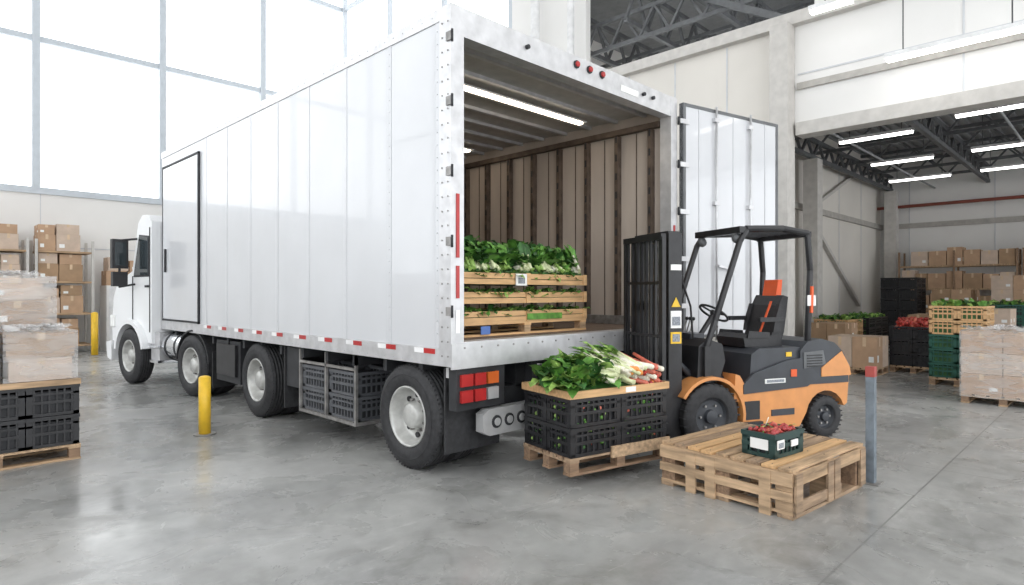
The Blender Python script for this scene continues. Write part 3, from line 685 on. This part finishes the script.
def fwheel(c,r,w,sgn):
    prof=[(.02,r*.55),(0,r*.60),(-.005,r*.8),(.01,r*.95),(.03,r),(w-.03,r),(w-.01,r*.95),(w,r*.6),(w-.02,r*.55)]
    mb.lathe(prof,c,'rubber','y',32,sgn)
    mb.lathe([(.02,r*.56),(.05,r*.5),(.05,r*.22),(.01,r*.2),(.01,.001)],c,'charcoal','y',24,sgn)
    mb.lathe([(w-.02,r*.56),(w-.02,.01)],c,'charcoal','y',24,sgn)
    c=Vector(c)
    for i in range(6):
        t=i*math.pi/3; mb.cyl(c+Vector((r*.36*math.cos(t),.05*sgn,r*.36*math.sin(t))),c+Vector((r*.36*math.cos(t),.03*sgn,r*.36*math.sin(t))),.014,'steel',seg=6)
    for i in range(26):
        t=2*math.pi*i/26
        for k in (0,1):
            p=c+Vector((r*.985*math.cos(t+k*.12),0,r*.985*math.sin(t+k*.12)))
            mb.bar(p+Vector((0,(.008+k*w/2)*sgn,0)),p+Vector((0,(w/2-.005+k*w/2-.004)*sgn,0)),.035,'rubber',.014)
fwheel((0,0,.35),.345,.20,1); fwheel((0,FW,.35),.345,.20,-1)
fwheel((RW,.03,.24),.235,.16,1); fwheel((RW,FW-.03,.24),.235,.16,-1)
mb.cyl((0,.1,.34),(0,FW-.1,.34),.08,'charcoal'); mb.cyl((RW,.1,.23),(RW,FW-.1,.23),.06,'charcoal')
mb.build('forklift',(6.05,3.09,0),math.radians(-25),bevel=.006)

# ------------------------------------------------------------------ foreground pallet, crate, post, bollard
mb=MB(); LX,LY,hh=1.25,1.15,.37
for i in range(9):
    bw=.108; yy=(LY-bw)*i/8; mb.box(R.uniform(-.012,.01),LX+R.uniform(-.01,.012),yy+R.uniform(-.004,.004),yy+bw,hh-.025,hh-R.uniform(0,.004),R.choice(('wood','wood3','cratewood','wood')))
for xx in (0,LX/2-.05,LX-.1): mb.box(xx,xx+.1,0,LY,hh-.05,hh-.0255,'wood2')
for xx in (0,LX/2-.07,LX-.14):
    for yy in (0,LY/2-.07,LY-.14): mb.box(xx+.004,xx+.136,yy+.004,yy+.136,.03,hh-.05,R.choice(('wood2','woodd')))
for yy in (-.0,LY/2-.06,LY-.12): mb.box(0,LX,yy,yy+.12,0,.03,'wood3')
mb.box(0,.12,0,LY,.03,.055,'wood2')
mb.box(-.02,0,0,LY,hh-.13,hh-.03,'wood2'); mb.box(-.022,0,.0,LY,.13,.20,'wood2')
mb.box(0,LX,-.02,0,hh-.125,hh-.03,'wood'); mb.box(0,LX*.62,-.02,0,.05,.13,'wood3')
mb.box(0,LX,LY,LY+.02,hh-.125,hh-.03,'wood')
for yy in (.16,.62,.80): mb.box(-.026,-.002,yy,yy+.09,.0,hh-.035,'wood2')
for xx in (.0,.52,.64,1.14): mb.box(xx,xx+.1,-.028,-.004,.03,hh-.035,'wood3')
for i in range(9):
    for xx in (.05,LX/2,LX-.05): mb.cyl((xx,.05+(LY-.105)*i/8,hh-.003),(xx,.05+(LY-.105)*i/8,hh+.001),.006,'nail',seg=6)
mb.build('wooden_pallet',(4.6,1.73,0),math.radians(-5),bevel=.004)
mb=MB(); pcrate(mb,0,0,0,.42,.28,.185,'crateDG','frame')
for i in range(110): mb.sph((R.uniform(.04,.38),R.uniform(.04,.24),.155+R.uniform(0,.045)),R.uniform(.013,.022),R.choice(('radish','radish','tomato','carrot')),8,5)
greens(mb,.05,.37,.05,.22,.18,14,['lf2','lf3'],(.05,.09),(.015,.03),(0,.8))
mb.box(.02,.12,-.012,-.0065,.07,.14,'label'); mb.box(.035,.105,-.014,-.012,.08,.12,'print'); mb.box(.22,.32,-.012,-.0065,.07,.12,'label'); mb.box(-.012,-.0065,.05,.2,.06,.14,'label')
mb.cyl((.2,.2,.19),(.22,.18,.27),.004,'stalkw',seg=5)
mb.build('radish_crate',(4.77,1.93,.372),math.radians(-8))
mb=MB(); mb.box(-.035,.035,-.035,.035,0,.92,'postg'); mb.box(-.037,.037,-.037,.037,.92,1.01,'postr'); mb.box(-.08,.08,-.08,.08,0,.012,'steel')
mb.build('guard_post',(6.00,1.60,0),bevel=.004)
mb=MB(); mb.cyl((0,0,0),(0,0,.66),.065,'yellow',seg=24); mb.sph((0,0,.66),.065,'yellow',24,8,.4); mb.cyl((0,0,0),(0,0,.015),.12,'steel',seg=20)
mb.build('safety_bollard',(2.57,7.62,0))
mb=MB(); mb.cyl((0,0,0),(0,0,1.1),.08,'yellow',seg=20); mb.sph((0,0,1.1),.08,'yellow',20,8,.5); mb.cyl((0,0,0),(0,0,.015),.14,'steel',seg=20)
mb.build('safety_bollard',(3.75,19.2,0))

# ------------------------------------------------------------------ left foreground stack
mb=MB()
pallet(mb,0,0,0,1.3,1.1,.15,8)
for j in range(2):
    for i in range(3):
        for k in range(2): pcrate(mb,.01+i*.43,.02+k*.54,.152+j*.3,.42,.52,.295,'black','frame')
mb.box(0,1.3,0,1.1,.748,.768,'wood'); mb.box(0,1.3,-.012,-.001,.745,.80,'wood')
for i in range(8): mb.box(0,1.3,i*.14,i*.14+.11,.769,.79,'wood3')
z=.80
cbox(mb,.74,.05,z,.50,.45,.22,'cardL'); cbox(mb,.72,.05,z+.22,.54,.45,.24,'card2')
cbox(mb,.15,.05,z,.5,.5,.28,'cardL'); cbox(mb,.12,.1,z+.28,.54,.45,.22,'card'); cbox(mb,.2,.56,z,.5,.45,.5,'card2'); cbox(mb,.74,.56,z,.42,.45,.5,'cardL')
cbox(mb,.62,.58,z+.5,.5,.42,.28,'card2'); cbox(mb,.60,.58,z+.78,.48,.42,.22,'cardL'); cbox(mb,.1,.5,z+.5,.48,.5,.42,'card2')
mb.box(.70,1.28,.03,.53,z,z+.475,'wrap'); mb.box(.10,.68,.03,.55,z,z+.53,'wrap'); mb.box(.58,1.19,.56,1.04,z,z+1.02,'wrap')
for i in range(26): leaf(mb,(R.uniform(.75,1.18),R.uniform(.08,.45),z+.475),R.uniform(0,6.28),.5,.16,.16,'wrap',.9)
for i in range(22): leaf(mb,(R.uniform(.62,1.05),R.uniform(.6,1.0),z+1.02),R.uniform(0,6.28),.4,.16,.16,'wrap',.8)
mb.build('wrapped_goods_pallet',(.03,7.4,0))

def rack(name,x,y,w,d,zs):
    mb=MB()
    for xx in (0,w-.06):
        for yy in (0,d-.06): mb.box(xx,xx+.06,yy,yy+.06,0,zs[-1]+.3,'column')
    for z in zs:
        mb.box(.06,w-.06,0,d,z-.05,z,'wood'); xx=.07
        while True:
            lw=R.uniform(.36,.55); lh=R.uniform(.40,.50)
            if xx+lw>w-.06: break
            cbox(mb,xx,.06,z,lw,d-.15,lh,R.choice(('card','card2','cardL')))
            cbox(mb,xx+.01,.08,z+lh,lw-.03,d-.2,lh*.6,R.choice(('card','card2','cardL')))
            xx+=lw+.01
    mb.build(name,(x,y,0))
rack('storage_rack',2.62,20.1,1.3,.9,[.25,1.1,1.95,2.75]); rack('storage_rack',1.0,20.1,1.5,.9,[.25,1.1,1.95,2.75])
mb=MB()
mb.box(0,1.2,0,.8,0,1.85,'wall'); mb.box(.05,.58,-.01,0,.1,1.8,'lamph'); mb.box(.62,1.15,-.01,0,.1,1.8,'lamph')
cbox(mb,.0,.05,1.85,.5,.6,.42,'card'); cbox(mb,.52,.05,1.85,.55,.6,.4,'card2'); cbox(mb,.05,.05,2.27,.5,.6,.38,'cardL'); cbox(mb,.58,.05,2.25,.5,.6,.32,'card')
mb.build('supply_cabinet',(4.25,20.3,0))
mb=MB()
mb.box(0,1.8,0,.7,.85,.9,'lamph')
for xx in (0,1.74):
    for yy in (0,.64): mb.box(xx,xx+.06,yy,yy+.06,0,.85,'mull')
mb.box(.06,1.74,.1,.64,.25,.3,'mull'); mb.box(.1,.8,.07,.6,.3,.8,'teal'); mb.box(.9,1.6,.07,.6,.3,.7,'blue')
for xx in (0,1.74): mb.box(xx,xx+.06,.6,.66,.9,1.9,'mull')
mb.box(0,1.8,.4,.6,1.35,1.39,'mull'); mb.box(0,1.8,.4,.6,1.8,1.84,'mull')
for i in range(6): mb.box(.08+i*.28,.3+i*.28,.42,.58,1.39,1.39+R.uniform(.15,.35),R.choice(('teal','label','card','grey')))
for i in range(4): mb.box(.1+i*.4,.35+i*.4,.1,.4,.9,.9+R.uniform(.1,.35),R.choice(('teal','label','card','grey')))
mb.build('packing_workbench',(5.7,20.3,0))

# ------------------------------------------------------------------ storage bay goods
def boxpal(name,x,y,nx,ny,nz,bw,bd,bh,mats,rz=0,wrap=False):
    mb=MB(); pallet(mb,0,0,0,nx*bw,ny*bd,.14,6)
    for k in range(nz):
        for i in range(nx):
            for j in range(ny): cbox(mb,i*bw,j*bd,.14+k*bh,bw,bd,bh,R.choice(mats))
    if wrap:
        mb.box(-.012,nx*bw+.012,-.012,ny*bd+.012,.1,.14+nz*bh+.015,'wrap')
        for i in range(24): leaf(mb,(R.uniform(.1,nx*bw-.15),R.uniform(.1,ny*bd-.1),.15+nz*bh),R.uniform(0,6.28),.5,.18,.18,'wrap',.9)
    mb.build(name,(x,y,0),rz)
def cratepal(name,x,y,nx,ny,nz,bw,bd,bh,m,top=None,rz=0,base=None,fill='frame'):
    mb=MB(); pallet(mb,0,0,0,nx*bw,ny*bd,.14,6)
    for k in range(nz):
        for i in range(nx):
            for j in range(ny): pcrate(mb,i*bw+.003,j*bd+.003,.142+k*bh,bw-.008,bd-.008,bh-.004,m if not base or k<base[1] else base[0],fill)
    z=.142+nz*bh-.03
    if top=='tomato':
        for i in range(260): mb.sph((R.uniform(.05,nx*bw-.05),R.uniform(.04,ny*bd-.05),z+R.uniform(-.02,.12)),.035,R.choice(('tomato','tomato','carrot')),6,4)
    elif top: greens(mb,.04,nx*bw-.04,.04,ny*bd-.04,z,150,['lf1','lf2','lf3'],(.12,.2),(.07,.12),(.2,1.3))
    mb.build(name,(x,y,0),rz)
boxpal('cardboard_box_pallet',13.7,3.55,2,2,1,.42,.45,.62,['card','cardL'])
boxpal('cardboard_box_pallet',15.3,4.6,2,2,2,.45,.4,.4,['card','card2'])
cratepal('tomato_crate_pallet',14.75,2.75,2,2,3,.44,.42,.27,'black','tomato')
cratepal('tomato_crate_pallet',16.6,3.1,2,2,3,.5,.42,.27,'black','tomato')
cratepal('lettuce_crate_pallet',18.2,4.9,3,2,3,.6,.45,.28,'black','veg',fill='lf1')
cratepal('lettuce_crate_pallet',16.5,4.9,2,2,3,.6,.4,.28,'cratewood','veg',fill='lf1')
cratepal('produce_crate_pallet',13.2,1.75,2,2,5,.42,.42,.255,'green','veg',base=('cratewood',3),fill='lf1')
cratepal('plastic_crate_stack',22.4,4.7,2,2,6,.6,.5,.33,'black',None)
boxpal('wrapped_carton_pallet',11.35,.82,3,2,3,.42,.5,.31,['cardL','card'],wrap=True)
boxpal('cardboard_box_pallet',19.9,3.4,3,2,2,.5,.5,.45,['card2','card'])
boxpal('cardboard_box_pallet',22.8,3.4,3,2,4,.5,.5,.4,['card2','card'])
boxpal('cardboard_box_pallet',17.5,1.9,2,2,3,.5,.5,.38,['cardL','card'])
boxpal('cardboard_box_pallet',22.6,1.9,2,2,5,.5,.5,.4,['cardL','card','card2'])
cratepal('plastic_crate_stack',20.2,1.9,2,2,4,.5,.5,.3,'green','veg')
def wrack(name,x,y,L,zs):
    mb=MB()
    for yy in (0,L/2,L-.06):
        for xx in (0,.74): mb.box(xx,xx+.06,yy,yy+.06,0,zs[-1]+.5,'woodd')
    for z in zs:
        mb.box(.06,.74,0,L,z-.06,z,'wood'); yy=.08
        while yy<L-.5:
            lw=R.uniform(.35,.55); lh=R.uniform(.45,.68); cbox(mb,.05,yy,z,.65,lw,lh,R.choice(('card','card2','cardL','card'))); yy+=lw+.02
    mb.build(name,(x,y,0))
wrack('storage_rack',25.8,2.6,3.4,[.2,1.0,1.8,2.6]); wrack('storage_rack',25.8,-.9,3.4,[.2,1.0,1.8,2.6]); wrack('storage_rack',25.8,-4.4,3.4,[.2,1.0,1.8,2.6])
mb=MB(); mb.box(0,.5,-.2,0,1.3,2.1,'grey'); mb.cyl((.25,-.08,2.1),(.25,-.08,4.0),.03,'grey',seg=8); mb.build('electrical_cabinet',(16.2,YS-.115,0))

# ------------------------------------------------------------------ world + camera
w=bpy.data.worlds.new('World'); sc.world=w; w.use_nodes=True
bg=w.node_tree.nodes['Background']; bg.inputs[0].default_value=(.95,.975,1,1); bg.inputs[1].default_value=2.6
cam=bpy.data.cameras.new('Camera'); co=bpy.data.objects.new('Camera',cam); sc.collection.objects.link(co)
co.location=(0,0,H); co.rotation_euler=(math.radians(90),0,math.radians(-45)); cam.lens=36*620/1024; cam.sensor_width=36; cam.clip_start=.05; cam.clip_end=200
sc.camera=co
sc.view_settings.view_transform='Standard'
